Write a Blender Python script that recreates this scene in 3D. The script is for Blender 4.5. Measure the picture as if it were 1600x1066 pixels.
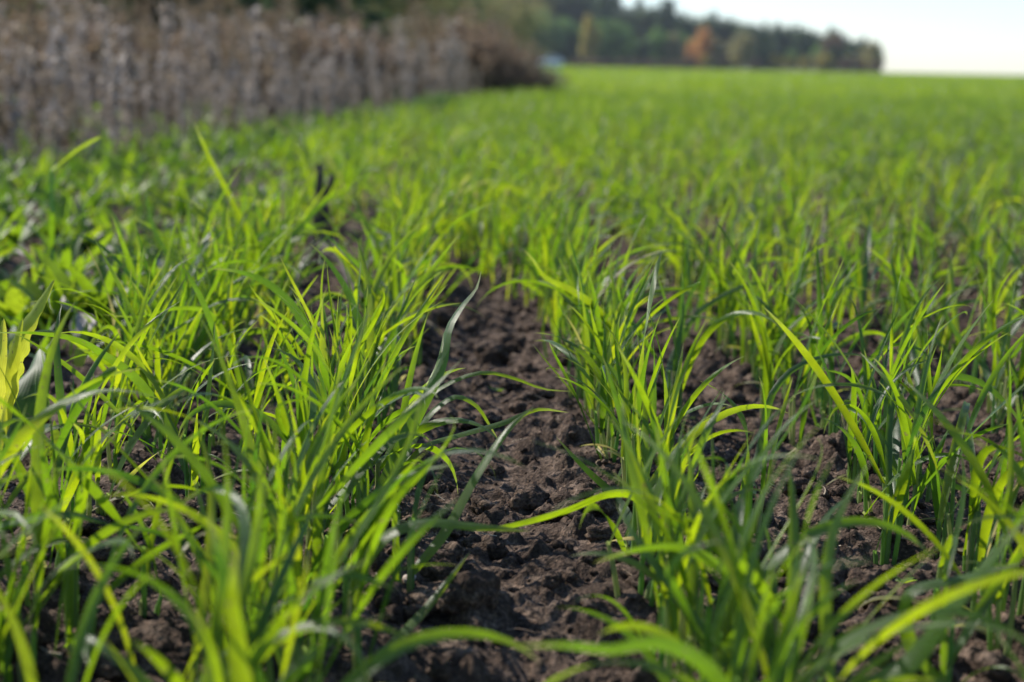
import bpy, bmesh, math, random
import numpy as np
from mathutils import Matrix, Vector

for o in list(bpy.data.objects): bpy.data.objects.remove(o)
scene = bpy.context.scene
COL = scene.collection
rad = math.radians

# ------------------------------------------------------------------ camera
H = 0.30
F = 2222.0
PITCH, YAW, ROLL = rad(11.03), rad(-1.55), rad(1.25)
R = Matrix.Rotation(YAW, 3, 'Z') @ Matrix.Rotation(math.pi/2 - PITCH, 3, 'X') @ Matrix.Rotation(ROLL, 3, 'Z')
CAMLOC = Vector((0, 0, H))
cd = bpy.data.cameras.new('camera')
cd.lens = 50; cd.sensor_width = 36; cd.clip_start = 0.02; cd.clip_end = 5000
cd.dof.use_dof = True; cd.dof.focus_distance = .95; cd.dof.aperture_fstop = 6.0
cd.dof.aperture_blades = 0
cam = bpy.data.objects.new('camera', cd); COL.objects.link(cam)
cam.matrix_world = Matrix.Translation(CAMLOC) @ R.to_4x4()
scene.camera = cam

# ------------------------------------------------------------------ light
SUN_AZ, SUN_EL = rad(-48), rad(38)        # azimuth from +Y towards +X
w = bpy.data.worlds.new('World'); scene.world = w; w.use_nodes = True
nt = w.node_tree; nt.nodes.clear()
sky = nt.nodes.new('ShaderNodeTexSky'); sky.sky_type = 'NISHITA'; sky.sun_disc = False
sky.sun_elevation = SUN_EL; sky.sun_rotation = SUN_AZ
sky.air_density = 1.0; sky.dust_density = 0.25; sky.ozone_density = 3.0
bg = nt.nodes.new('ShaderNodeBackground'); bg.inputs[1].default_value = 0.14
out = nt.nodes.new('ShaderNodeOutputWorld')
wb = nt.nodes.new('ShaderNodeVectorMath'); wb.operation = 'MULTIPLY'; wb.inputs[1].default_value = (.92, .98, 1.09)
nt.links.new(sky.outputs[0], wb.inputs[0]); nt.links.new(wb.outputs[0], bg.inputs[0]); nt.links.new(bg.outputs[0], out.inputs[0])
ld = bpy.data.lights.new('sun', 'SUN'); ld.energy = 5.0; ld.angle = rad(0.5); ld.color = (1, .94, .84)
sun = bpy.data.objects.new('sun', ld); COL.objects.link(sun)
sdir = Vector((math.sin(SUN_AZ)*math.cos(SUN_EL), math.cos(SUN_AZ)*math.cos(SUN_EL), math.sin(SUN_EL)))
sun.rotation_euler = sdir.to_track_quat('Z', 'Y').to_euler()
sun.location = sdir*50
scene.view_settings.view_transform = 'Standard'; scene.view_settings.look = 'None'
scene.view_settings.exposure = 0.47; scene.view_settings.gamma = 1.0
scene.render.engine = 'CYCLES'
scene.cycles.use_denoising = True
scene.cycles.max_bounces = 8; scene.cycles.transmission_bounces = 6; scene.cycles.diffuse_bounces = 4
scene.cycles.sample_clamp_indirect = 6

# ------------------------------------------------------------------ helpers
def ray(px, py):                       # photo pixel (1600 wide) -> direction with unit depth
    return R @ Vector(((px-800)/F, -(py-533)/F, -1.0))
def at(px, py, z):                     # point at depth z seen at that pixel
    return CAMLOC + ray(px, py)*z
def gnd(px, py, h=0.0):
    d = ray(px, py); return CAMLOC + d*((h-H)/d.z)

def tag(o, label=None, cat=None, group=None, kind=None):
    if label: o['label'] = label
    if cat: o['category'] = cat
    if group: o['group'] = group
    if kind: o['kind'] = kind
    return o
def empty(name, loc, label, cat, group=None, rz=0):
    o = bpy.data.objects.new(name, None); COL.objects.link(o)
    o.location = loc; o.rotation_euler = (0, 0, rz); o.empty_display_size = .05
    return tag(o, label, cat, group)
def mesh(name, V, Fc, mat, parent=None, rnd=None, uv=None, smooth=True):
    """V (n,3), Fc (m,k) constant k faces -> one mesh object"""
    V = np.asarray(V, dtype=np.float32).reshape(-1, 3); Fc = np.asarray(Fc, dtype=np.int32)
    m, k = Fc.shape
    me = bpy.data.meshes.new(name)
    me.vertices.add(len(V)); me.vertices.foreach_set('co', V.ravel())
    me.loops.add(m*k); me.loops.foreach_set('vertex_index', Fc.ravel())
    me.polygons.add(m); me.polygons.foreach_set('loop_start', np.arange(0, m*k, k, dtype=np.int32))
    try: me.polygons.foreach_set('loop_total', np.full(m, k, dtype=np.int32))
    except Exception: pass
    if smooth: me.polygons.foreach_set('use_smooth', np.ones(m, dtype=bool))
    me.update(calc_edges=True)
    if rnd is not None:
        a = me.attributes.new('rnd', 'FLOAT', 'POINT'); a.data.foreach_set('value', np.asarray(rnd, dtype=np.float32))
    if uv is not None:
        l = me.uv_layers.new(name='UVMap'); l.data.foreach_set('uv', np.asarray(uv, dtype=np.float32)[Fc.ravel()].ravel())
    me.materials.append(mat)
    o = bpy.data.objects.new(name, me); COL.objects.link(o)
    if parent is not None: o.parent = parent
    return o
class Acc:                              # accumulates geometry with the same face size
    def __init__(s): s.V, s.F, s.R, s.U, s.n = [], [], [], [], 0
    def add(s, V, Fc, rnd=None, uv=None):
        V = np.asarray(V, float).reshape(-1, 3)
        s.V.append(V); s.F.append(np.asarray(Fc)+s.n); s.n += len(V)
        s.R.append(np.full(len(V), .5) if rnd is None else np.broadcast_to(rnd, (len(V),)))
        s.U.append(np.zeros((len(V), 2)) if uv is None else uv)
    def build(s, name, mat, parent=None, **k):
        return mesh(name, np.concatenate(s.V), np.concatenate(s.F), mat, parent, np.concatenate(s.R), np.concatenate(s.U), **k)

# noise -----------------------------------------------------------------
def h01(ix, iy, s=0):
    n = (ix.astype(np.int64)*374761393 + iy.astype(np.int64)*668265263 + s*1274126177) & 0xffffffff
    n = ((n ^ (n >> 13))*1274126177) & 0xffffffff
    n = ((n ^ (n >> 16))*2246822519) & 0xffffffff
    n = n ^ (n >> 15)
    return (n & 0xffffff)/float(0x1000000)
def vnoise(x, y, s=0):
    ix, iy = np.floor(x), np.floor(y); fx, fy = x-ix, y-iy
    fx = fx*fx*(3-2*fx); fy = fy*fy*(3-2*fy)
    ix = ix.astype(np.int64); iy = iy.astype(np.int64)
    a, b, c, d = h01(ix, iy, s), h01(ix+1, iy, s), h01(ix, iy+1, s), h01(ix+1, iy+1, s)
    return (a*(1-fx)+b*fx)*(1-fy) + (c*(1-fx)+d*fx)*fy - .5
def fbm(x, y, s=0, o=4):
    r, a = 0, 1.
    for i in range(o):
        r = r + a*vnoise(x, y, s+i); x, y, a = x*2.03+7.1, y*2.03+3.7, a*.5
    return r
def clods(x, y, cell, rmax, s, prob=1.0, flat=.8):
    gx, gy = x/cell, y/cell
    ix, iy = np.floor(gx).astype(np.int64), np.floor(gy).astype(np.int64)
    best = np.zeros_like(gx)
    for dx in (-1, 0, 1):
        for dy in (-1, 0, 1):
            jx, jy = ix+dx, iy+dy
            cx, cy = jx+h01(jx, jy, s), jy+h01(jx, jy, s+1)
            r = rmax*(.35+.65*h01(jx, jy, s+2)**1.5)/cell
            r = np.where(h01(jx, jy, s+3) < prob, r, 1e-6)
            e = .7+.6*h01(jx, jy, s+4)
            d2 = ((gx-cx)*e)**2 + ((gy-cy)/e)**2
            hh = np.sqrt(np.clip(1-d2/r**2, 0, 1))*r*cell*flat
            best = np.maximum(best, hh)
    return best
ROW0, ROWS = 0.0045, 0.187              # rows at ROW0 + (i+.5)*ROWS
def ground_h(x, y):
    x = np.asarray(x, float); y = np.asarray(y, float)
    h = .012*fbm(x*3.1, y*2.6, 11, 3)
    ph = (x-ROW0)/ROWS*2*math.pi
    near = np.clip((9-y)/6, 0, 1)
    h = h + .0035*near*np.cos(ph+math.pi)
    det = np.clip((7-y)/4, 0, 1)
    xw = x+.006*vnoise(x*90, y*90, 5)+.003*vnoise(x*220, y*220, 6); yw = y+.006*vnoise(x*90, y*90, 7)+.003*vnoise(x*220, y*220, 8)
    c = clods(xw, yw, .085, .026, 21, .45, .75) + clods(xw, yw, .034, .013, 31, .7, .85)*.9 + clods(xw, yw, .0145, .0068, 41, .85, .9)*.9 + clods(xw, yw, .0075, .0038, 51, .9)*.8
    c = c*(.75+.5*vnoise(x*150, y*150, 71)+.6*vnoise(x*14, y*14, 73)) + .009*fbm(x*42, y*42, 61, 5)
    return h + det*c
EDGE = np.array([(-5,-.75),(0,-.62),(1.2,-.48),(1.6,-.38),(2.2,-.36),(3.3,-.40),(4.75,-.46),(6.5,-.33),(10,.05),(13,.5),(20,1.1),(60,3.4),(120,6.9),(300,17),(900,52)])
def xedge(y): return np.interp(y, EDGE[:, 0], EDGE[:, 1])

# materials ---------------------------------------------------------------
def newmat(name):
    m = bpy.data.materials.new(name); m.use_nodes = True; t = m.node_tree
    for n in list(t.nodes): t.nodes.remove(n)
    o = t.nodes.new('ShaderNodeOutputMaterial')
    return m, t, o
def N(t, ty, **k):
    n = t.nodes.new(ty)
    for a, b in k.items(): setattr(n, a, b)
    return n
def ramp(t, fac, stops):
    r = N(t, 'ShaderNodeValToRGB'); e = r.color_ramp.elements
    while len(e) > 1: e.remove(e[0])
    e[0].position = stops[0][0]; e[0].color = (*stops[0][1], 1)
    for p, c in stops[1:]:
        q = e.new(p); q.color = (*c, 1)
    t.links.new(fac, r.inputs[0]); return r.outputs[0]
def leafmat(name, refl, trans, tfac=.5, rough=.45, spec=.5, veins=True, tips=None, vamp=(.82, 1.12)):
    m, t, o = newmat(name)
    at_ = N(t, 'ShaderNodeAttribute', attribute_name='rnd')
    col = ramp(t, at_.outputs['Fac'], refl); tcol = ramp(t, at_.outputs['Fac'], trans)
    p = N(t, 'ShaderNodeBsdfPrincipled'); p.inputs['Roughness'].default_value = rough
    p.inputs['Specular IOR Level'].default_value = spec
    tr = N(t, 'ShaderNodeBsdfTranslucent')
    if veins:
        uv = N(t, 'ShaderNodeUVMap'); sx = N(t, 'ShaderNodeSeparateXYZ'); t.links.new(uv.outputs[0], sx.inputs[0])
        ml = N(t, 'ShaderNodeMath', operation='MULTIPLY'); ml.inputs[1].default_value = 62.8; t.links.new(sx.outputs[0], ml.inputs[0])
        sn = N(t, 'ShaderNodeMath', operation='SINE'); t.links.new(ml.outputs[0], sn.inputs[0])
        mr = N(t, 'ShaderNodeMapRange'); mr.inputs[1].default_value = -1; mr.inputs[3].default_value = vamp[0]; mr.inputs[4].default_value = vamp[1]
        t.links.new(sn.outputs[0], mr.inputs[0])
        no = N(t, 'ShaderNodeTexNoise'); no.inputs['Scale'].default_value = 90; 
        geo = N(t, 'ShaderNodeNewGeometry'); t.links.new(geo.outputs['Position'], no.inputs['Vector'])
        mr2 = N(t, 'ShaderNodeMapRange'); mr2.inputs[1].default_value = .3; mr2.inputs[2].default_value = .7; mr2.inputs[3].default_value = .8; mr2.inputs[4].default_value = 1.15
        t.links.new(no.outputs[0], mr2.inputs[0])
        mm = N(t, 'ShaderNodeMath', operation='MULTIPLY'); t.links.new(mr.outputs[0], mm.inputs[0]); t.links.new(mr2.outputs[0], mm.inputs[1])
        def mul(c):
            v = N(t, 'ShaderNodeVectorMath', operation='SCALE'); t.links.new(c, v.inputs[0]); t.links.new(mm.outputs[0], v.inputs['Scale']); return v.outputs[0]
        nb = N(t, 'ShaderNodeTexNoise'); nb.inputs['Scale'].default_value = 260; nb.inputs['Detail'].default_value = 3; t.links.new(geo.outputs['Position'], nb.inputs['Vector'])
        br = N(t, 'ShaderNodeMapRange'); br.inputs[1].default_value = .66; br.inputs[2].default_value = .72; br.inputs[4].default_value = .8; t.links.new(nb.outputs[0], br.inputs[0])
        def spots(c):
            x = N(t, 'ShaderNodeMix', data_type='RGBA'); t.links.new(br.outputs[0], x.inputs[0]); t.links.new(c, x.inputs[6]); x.inputs[7].default_value = (.22, .17, .07, 1); return x.outputs[2]
        col, tcol = spots(mul(col)), spots(mul(tcol))
        if tips:
            mt = N(t, 'ShaderNodeMapRange'); mt.inputs[1].default_value = .86; mt.inputs[2].default_value = 1.0
            t.links.new(sx.outputs[1], mt.inputs[0])
            def mixc(c):
                x = N(t, 'ShaderNodeMix', data_type='RGBA'); t.links.new(mt.outputs[0], x.inputs[0]); t.links.new(c, x.inputs[6]); x.inputs[7].default_value = (*tips, 1); return x.outputs[2]
            col, tcol = mixc(col), mixc(tcol)
        bp = N(t, 'ShaderNodeBump'); bp.inputs['Strength'].default_value = .35 if vamp[0] < .9 else .08; bp.inputs['Distance'].default_value = .0006
        t.links.new(sn.outputs[0], bp.inputs['Height']); t.links.new(bp.outputs[0], p.inputs['Normal'])
    t.links.new(col, p.inputs['Base Color']); t.links.new(tcol, tr.inputs['Color'])
    mx = N(t, 'ShaderNodeMixShader'); mx.inputs[0].default_value = tfac
    t.links.new(p.outputs[0], mx.inputs[1]); t.links.new(tr.outputs[0], mx.inputs[2]); t.links.new(mx.outputs[0], o.inputs[0])
    return m
def plain(name, a, b, scale=20, rough=.8, bump=.0, detail=4, metallic=0):
    m, t, o = newmat(name)
    p = N(t, 'ShaderNodeBsdfPrincipled'); p.inputs['Roughness'].default_value = rough; p.inputs['Metallic'].default_value = metallic
    g = N(t, 'ShaderNodeTexCoord'); no = N(t, 'ShaderNodeTexNoise'); no.inputs['Scale'].default_value = scale; no.inputs['Detail'].default_value = detail
    t.links.new(g.outputs['Object'], no.inputs['Vector'])
    t.links.new(ramp(t, no.outputs[0], [(.3, a), (.7, b)]), p.inputs['Base Color'])
    if bump:
        bp = N(t, 'ShaderNodeBump'); bp.inputs['Distance'].default_value = bump; t.links.new(no.outputs[0], bp.inputs['Height']); t.links.new(bp.outputs[0], p.inputs['Normal'])
    t.links.new(p.outputs[0], o.inputs[0]); return m

WR = [(0, (.025, .072, .024)), (.3, (.044, .108, .024)), (.6, (.072, .145, .020)), (.93, (.11, .19, .028)), (.97, (.26, .24, .09)), (1, (.42, .36, .20))]
WT = [(0, (.08, .20, .010)), (.3, (.19, .35, .008)), (.6, (.33, .475, .006)), (.93, (.52, .61, .010)), (.97, (.55, .5, .12)), (1, (.55, .45, .2))]
M_wheat = leafmat('wheat_leaf', WR, WT, .53, .38, .65, tips=(.30, .32, .08))
M_stem = leafmat('wheat_stem', [(0, (.10, .22, .05)), (.5, (.18, .28, .08)), (1, (.38, .36, .18))], [(0, (.25, .5, .06)), (1, (.55, .6, .2))], .4, .5, .4, veins=False)
M_weed = leafmat('weed_leaf', [(0, (.025, .065, .018)), (.5, (.06, .125, .025)), (1, (.11, .19, .03))], [(0, (.08, .19, .01)), (.5, (.22, .40, .01)), (1, (.46, .60, .02))], .45, .5, .4, vamp=(.94, 1.03))
M_yellow = leafmat('yellowed_leaf', [(0, (.26, .34, .04)), (1, (.42, .42, .06))], [(0, (.55, .62, .03)), (1, (.80, .78, .07))], .55, .5, .4, vamp=(.93, 1.03))
M_dead = leafmat('withered_leaf', [(0, (.22, .16, .11)), (.5, (.36, .30, .24)), (1, (.52, .47, .42))], [(0, (.2, .14, .08)), (1, (.4, .34, .26))], .25, .6, .4)
M_straw = leafmat('straw', [(0, (.16, .10, .06)), (1, (.42, .33, .22))], [(0, (.2, .14, .08)), (1, (.4, .34, .26))], .1, .6, .4, veins=False)
M_plume = leafmat('dried_seed_fluff', [(0, (.20, .155, .115)), (.5, (.37, .31, .265)), (1, (.56, .49, .45))], [(0, (.25, .19, .12)), (1, (.54, .47, .41))], .4, .9, .1, veins=False)
M_brown = leafmat('brown_dry_leaf', [(0, (.09, .06, .04)), (.5, (.18, .125, .09)), (1, (.30, .23, .15))], [(0, (.15, .10, .055)), (1, (.36, .28, .16))], .4, .9, .1, veins=False)
M_stalk = plain('dry_stalk', (.20, .155, .11), (.42, .34, .25), 60, .8)
M_bark = plain('dark_bark', (.022, .016, .012), (.075, .055, .042), 120, .9, .002)
M_trunk = plain('tree_bark', (.05, .04, .033), (.13, .10, .085), 8, .9, .02)
def crownmat(name, a, b, c): return leafmat(name, [(0, a), (.5, b), (1, c)], [(0, tuple(x*1.3 for x in a)), (1, tuple(min(.9, x*1.6) for x in c))], .45, .7, .2, veins=False)
M_pine = crownmat('pine_needles', (.03, .055, .028), (.06, .095, .045), (.11, .155, .065))
M_green = crownmat('green_foliage', (.06, .12, .03), (.11, .20, .05), (.18, .29, .07))
M_olive = crownmat('olive_foliage', (.15, .135, .065), (.24, .22, .10), (.38, .34, .15))
M_yell = crownmat('yellow_foliage', (.14, .12, .03), (.28, .23, .05), (.42, .34, .08))
M_orange = crownmat('orange_foliage', (.34, .13, .04), (.50, .22, .07), (.62, .36, .13))
M_rust = crownmat('rusty_foliage', (.10, .068, .045), (.165, .115, .08), (.25, .18, .12))

# soil
M_soil, t, o = newmat('soil')
p = N(t, 'ShaderNodeBsdfPrincipled'); p.inputs['Roughness'].default_value = .95; p.inputs['Specular IOR Level'].default_value = .15
geo = N(t, 'ShaderNodeNewGeometry')
n1 = N(t, 'ShaderNodeTexNoise'); n1.inputs['Scale'].default_value = 60; n1.inputs['Detail'].default_value = 8; n1.inputs['Roughness'].default_value = .7
n2 = N(t, 'ShaderNodeTexNoise'); n2.inputs['Scale'].default_value = 420; n2.inputs['Detail'].default_value = 4
n3 = N(t, 'ShaderNodeTexNoise'); n3.inputs['Scale'].default_value = 3; n3.inputs['Detail'].default_value = 3
for n in (n1, n2, n3): t.links.new(geo.outputs['Position'], n.inputs['Vector'])
c1 = ramp(t, n1.outputs[0], [(.34, (.032, .021, .015)), (.5, (.088, .060, .044)), (.68, (.22, .160, .120))])
c2 = ramp(t, n2.outputs[0], [(.3, (.45, .45, .45)), (.55, (1, 1, 1)), (.72, (1.9, 1.8, 1.7))])
mx = N(t, 'ShaderNodeMix', data_type='RGBA', blend_type='MULTIPLY'); mx.inputs[0].default_value = 1
t.links.new(c1, mx.inputs[6]); t.links.new(c2, mx.inputs[7])
sx = N(t, 'ShaderNodeSeparateXYZ'); t.links.new(geo.outputs['Position'], sx.inputs[0])
mr = N(t, 'ShaderNodeMapRange'); mr.inputs[1].default_value = 5; mr.inputs[2].default_value = 13; t.links.new(sx.outputs[1], mr.inputs[0])
gcol = ramp(t, n3.outputs[0], [(.3, (.12, .21, .02)), (.7, (.17, .28, .03))])     # dense crop seen as turf far out
mg = N(t, 'ShaderNodeMix', data_type='RGBA'); t.links.new(mr.outputs[0], mg.inputs[0]); t.links.new(mx.outputs[2], mg.inputs[6]); t.links.new(gcol, mg.inputs[7])
t.links.new(mg.outputs[2], p.inputs['Base Color'])
b1 = N(t, 'ShaderNodeBump'); b1.inputs['Distance'].default_value = .004; b1.inputs['Strength'].default_value = .9; t.links.new(n1.outputs[0], b1.inputs['Height'])
b2 = N(t, 'ShaderNodeBump'); b2.inputs['Distance'].default_value = .003; b2.inputs['Strength'].default_value = .9; t.links.new(n2.outputs[0], b2.inputs['Height']); t.links.new(b1.outputs[0], b2.inputs['Normal'])
t.links.new(b2.outputs[0], p.inputs['Normal']); t.links.new(p.outputs[0], o.inputs[0])

# ------------------------------------------------------------------ ground
ys = [-3, -2, -1.2, -.6, -.2, .1, .3]
y = .42
while y < 4.2: ys.append(y); y += .0032*max(y, .6)
while y < 14: ys.append(y); y *= 1.012
while y < 900: ys.append(y); y *= 1.06
ys = np.array(ys)
us = np.concatenate([np.linspace(-9, -1.3, 14)[:-1], np.linspace(-1.3, -.52, 60)[:-1], np.linspace(-.52, .52, 560), np.linspace(.52, 1.3, 60)[1:], np.linspace(1.3, 9, 14)[1:]])
U, Y = np.meshgrid(us, ys)
X = U*np.maximum(Y, .62); X = np.sign(X)*np.minimum(np.abs(X), 500+20*np.abs(U))
Z = ground_h(X, Y)
nu, ny = len(us), len(ys)
idx = np.arange(nu*ny).reshape(ny, nu)
Fq = np.stack([idx[:-1, :-1], idx[:-1, 1:], idx[1:, 1:], idx[1:, :-1]], -1).reshape(-1, 4)
g = mesh('ground', np.stack([X, Y, Z], -1), Fq, M_soil)
tag(g, 'dark crumbly tilled soil of the wheat field', None, None, 'structure')

# ------------------------------------------------------------------ blades
def prof_blade(t): return (.55+.45*np.clip(t/.25, 0, 1))*np.clip(1-t**2.6, 0, 1)**.85
def prof_ovate(t): return np.sin(np.pi*np.clip(t, 0, 1)**.75)**.8*.96+.04*(1-t)
def blades(base, az, el, bend, curl, L, W, twist, rnd, S=10, fold=.12, prof=prof_blade, wave=0, seg3=True):
    base = np.atleast_2d(base); n = len(base)
    f = lambda v: np.broadcast_to(np.asarray(v, float), (n,))[:, None]
    az, el, bend, curl, L, W, twist, rn = map(f, (az, el, bend, curl, L, W, twist, rnd))
    t = np.linspace(0, 1, S+1)[None]
    tm = (t[:, 1:]+t[:, :-1])/2
    def tang(t):
        e = el-bend*t**1.7; a = az+curl*t**1.8
        return e, a, np.stack([np.cos(e)*np.sin(a), np.cos(e)*np.cos(a), np.sin(e)], -1)
    _, _, T = tang(tm)
    P = np.concatenate([np.zeros((n, 1, 3)), np.cumsum(T*(L/S)[..., None], 1)], 1)+base[:, None]
    e, a, Tt = tang(t)
    s0 = np.stack([np.cos(a), -np.sin(a), 0*a], -1)
    nn = np.cross(s0, Tt)
    tw = twist*t**1.3 + wave*np.sin(t*7+rn*20)
    side = s0*np.cos(tw)[..., None]+nn*np.sin(tw)[..., None]; nr = np.cross(side, Tt)
    ww = (W*prof(t))[..., None]
    return strips(P, side, nr, ww, rn, t, fold, seg3)
def strips(P, side, nr, ww, rn, t, fold, seg3=True):
    n, S1 = P.shape[:2]
    if seg3: cols = [P-side*ww/2, P-nr*ww*fold, P+side*ww/2]; us_ = (0, .5, 1)
    else: cols = [P-side*ww/2, P+side*ww/2]; us_ = (0, 1)
    k = len(cols)
    V = np.stack(cols, 2)                     # n,S1,k,3
    I = np.arange(n*S1*k).reshape(n, S1, k)
    Fq = np.stack([I[:, :-1, :-1], I[:, :-1, 1:], I[:, 1:, 1:], I[:, 1:, :-1]], -1).reshape(-1, 4)
    uv = np.stack([np.broadcast_to(np.array(us_)[None, None], (n, S1, k)), np.broadcast_to(t[..., None], (n, S1, k))], -1).reshape(-1, 2)
    r = np.broadcast_to(rn[:, :, None], (n, S1, k)).reshape(-1)
    return V.reshape(-1, 3), Fq, r, uv
def tube(P, r, k=5):
    P = np.asarray(P, float); n = len(P); r = np.broadcast_to(r, (n,))
    T = np.gradient(P, axis=0); T /= np.linalg.norm(T, axis=1)[:, None]+1e-9
    ref = np.array([0, 1, 0.]) if abs(T[0][2]) > .5 else np.array([0, 0, 1.])
    A = np.cross(T, ref); A /= np.linalg.norm(A, axis=1)[:, None]+1e-9; B = np.cross(T, A)
    an = np.arange(k)*2*math.pi/k
    V = P[:, None]+r[:, None, None]*(A[:, None]*np.cos(an)[None, :, None]+B[:, None]*np.sin(an)[None, :, None])
    I = np.arange(n*k).reshape(n, k); J = np.roll(I, -1, 1)
    return V.reshape(-1, 3), np.stack([I[:-1], J[:-1], J[1:], I[1:]], -1).reshape(-1, 4)

rng = np.random.default_rng(7)
def plant_params(n, rg):
    """leaf parameters of n wheat plants -> dict of arrays (n, K) with a mask"""
    K = 6
    k = rg.integers(3, K+1, n)
    mask = np.arange(K)[None] < k[:, None]
    lean = rg.normal(0, .5, n)[:, None]
    az = rg.uniform(-math.pi, math.pi, (n, K))
    pull = rg.random((n, K)) < .22
    az = np.where(pull, math.pi/2+rg.normal(0, .6, (n, K)), az)
    young = rg.random((n, K)) < .5
    el = np.where(young, rad(84)-np.abs(rg.normal(0, .10, (n, K))), rad(76)-np.abs(rg.normal(0, .22, (n, K))))
    bend = np.where(young, np.abs(rg.normal(.32, .35, (n, K))), np.abs(rg.normal(1.15, .65, (n, K))))
    L = np.where(young, rg.uniform(.06, .128, (n, K)), rg.uniform(.08, .162, (n, K)))
    W = rg.uniform(.0034, .0068, (n, K))*(L/.13)**.3
    curl = rg.normal(0, .9, (n, K)); twist = rg.normal(0, 2.0, (n, K))
    rnd = np.clip(.45+rg.normal(0, .12, n)[:, None]+rg.normal(0, .16, (n, K)), 0, .93)
    rnd = np.where(rg.random((n, K)) < .008, rg.uniform(.96, 1, (n, K)), rnd)
    off = rg.normal(0, .006, (n, K, 2)); zb = rg.uniform(.0, .045, (n, K))
    dry = rg.random(n) < .4                     # a withered first leaf at the foot
    el[dry, 2] = rg.uniform(.1, 1.0, dry.sum()); bend[dry, 2] = rg.uniform(.6, 1.6, dry.sum()); L[dry, 2] = rg.uniform(.03, .06, dry.sum()); W[dry, 2] = .0032; rnd[dry, 2] = rg.uniform(.95, 1, dry.sum()); off[dry, 2] *= .5; zb[dry, 2] = .004
    return dict(mask=mask, az=az, el=el, bend=bend, L=L, W=W, curl=curl, twist=twist, rnd=rnd, off=off, zb=zb)

# all plant roots of the near field, row by row
roots = []
for i in range(-60, 110):
    xr = ROW0+(i+.5)*ROWS
    step = .017 if i in (-1, 0) else (.018 if i in (1, -2) else .021)
    yy = np.arange(.40, 12.5, step)
    yy = yy+rng.uniform(-.5, .5, len(yy))*step
    xx = xr+({-1: -.010, 0: .006}.get(i, 0) if True else 0)*np.clip(2.2-yy, 0, 1)+rng.normal(0, 1, len(yy))*((.013 if i in (-1, 0) else .018)+.012*np.clip(yy-1.3, 0, 3))+.008*np.sin(yy*1.3+i)
    ok = (xx > xedge(yy)+rng.normal(0, .05, len(yy))) & (np.abs(xx) < np.maximum(.62*yy, .75)+.1)
    ok &= rng.random(len(yy)) > .10+.35*(vnoise(xx*4, yy*2.2, 77) > .22)
    roots.append(np.stack([xx[ok], yy[ok], np.full(ok.sum(), i)], 1))
ex = rng.uniform(-.75, -.13, 300); ey = .52+rng.random(300)**1.3*2.0
ok = (ex > xedge(ey)+.02) & (ex > -.5*ey-.1); roots.append(np.stack([ex[ok], ey[ok], np.full(ok.sum(), -9)], 1))
bx = ROW0+rng.uniform(-.07, .07, 150); by = 1.75+rng.random(150)*3.2; roots.append(np.stack([bx, by, np.full(150, -8)], 1))
fy = rng.uniform(.52, .80, 20); fi = rng.choice([-2, -1, -1, 0, 0, 1], 20); roots.append(np.stack([ROW0+(fi+.5)*ROWS+rng.normal(0, .022, 20), fy, fi], 1))
roots = np.concatenate(roots)
def pix(x, y, z):
    v = R.transposed() @ (Vector((x, y, z))-CAMLOC)
    return 800+v.x/-v.z*F, 533-v.y/-v.z*F, -v.z
def inview(x, y):
    px, py, z = pix(x, y, .0); px2, py2, _ = pix(x, y, .15)
    return z > .2 and -70 < px < 1670 and min(py, py2) < 1120
# keep the area right at the lens clear
keep = np.array([not (r[1] < .50) and not (abs(r[0]-ROW0) < .060 and r[1] < 1.65) for r in roots]); roots = roots[keep]
def spare(r):                           # bare spots: round the stick, below the yellow leaf
    px, py, z = pix(r[0], r[1], .0)
    if (470 < px < 600 and 385 < py < 480) or (475 < px < 530 and 380 < py < 640) or (455 < px < 552 and 370 < py < 610): return False
    if px < 175 and 600 < py < 800: return False
    if px < 90 and py < 860 and py > 440: return False
    return True
roots = roots[np.array([spare(r) for r in roots])]
vis = np.array([inview(r[0], r[1]) if r[1] < 4 else False for r in roots])
NIND = 268
order = np.argsort(np.where(vis, roots[:, 1], 99))
ind = order[:NIND]; YLIM = roots[ind[-1], 1]
rest = np.setdiff1d(np.arange(len(roots)), ind)
print('roots', len(roots), 'individual up to', YLIM)

def row_words(i):
    return {0: 'in the row along the right side of the bare soil strip', -1: 'in the row along the left side of the bare soil strip',
            1: 'in the second row right of the bare soil strip', 2: 'in the third row right of the bare soil strip', 3: 'in the fourth row right of the bare soil strip',
            -2: 'in the second row left of the bare soil strip', -3: 'in the third row left of the bare soil strip', -4: 'in the fourth row left of the bare soil strip'}.get(int(i), 'among the rows left of the bare soil strip' if i == -9 else 'at the far end of the bare soil strip' if i == -8 else 'in an outer row of the near field')
def build_plant(root, leaf_list, label, group, stems, rg):
    e = empty('wheat_plant', root, label, 'wheat plant', group)
    a = Acc()
    for (dx, dy, top) in stems:
        P = [(dx*.6, dy*.6, -.006), (dx*.8, dy*.8, top*.5), (dx, dy, top)]
        V, Fq = tube(P, [.0016, .0015, .0011], 6); a.add(V, Fq, rg.random())
    a.build('stem', M_stem, e)
    for lv in leaf_list:
        V, Fq, r, uv = lv
        mesh('leaf', V, Fq, M_wheat, e, r, uv)
    return e
pp = plant_params(len(ind), rng)
gh = ground_h(roots[:, 0], roots[:, 1])
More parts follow.
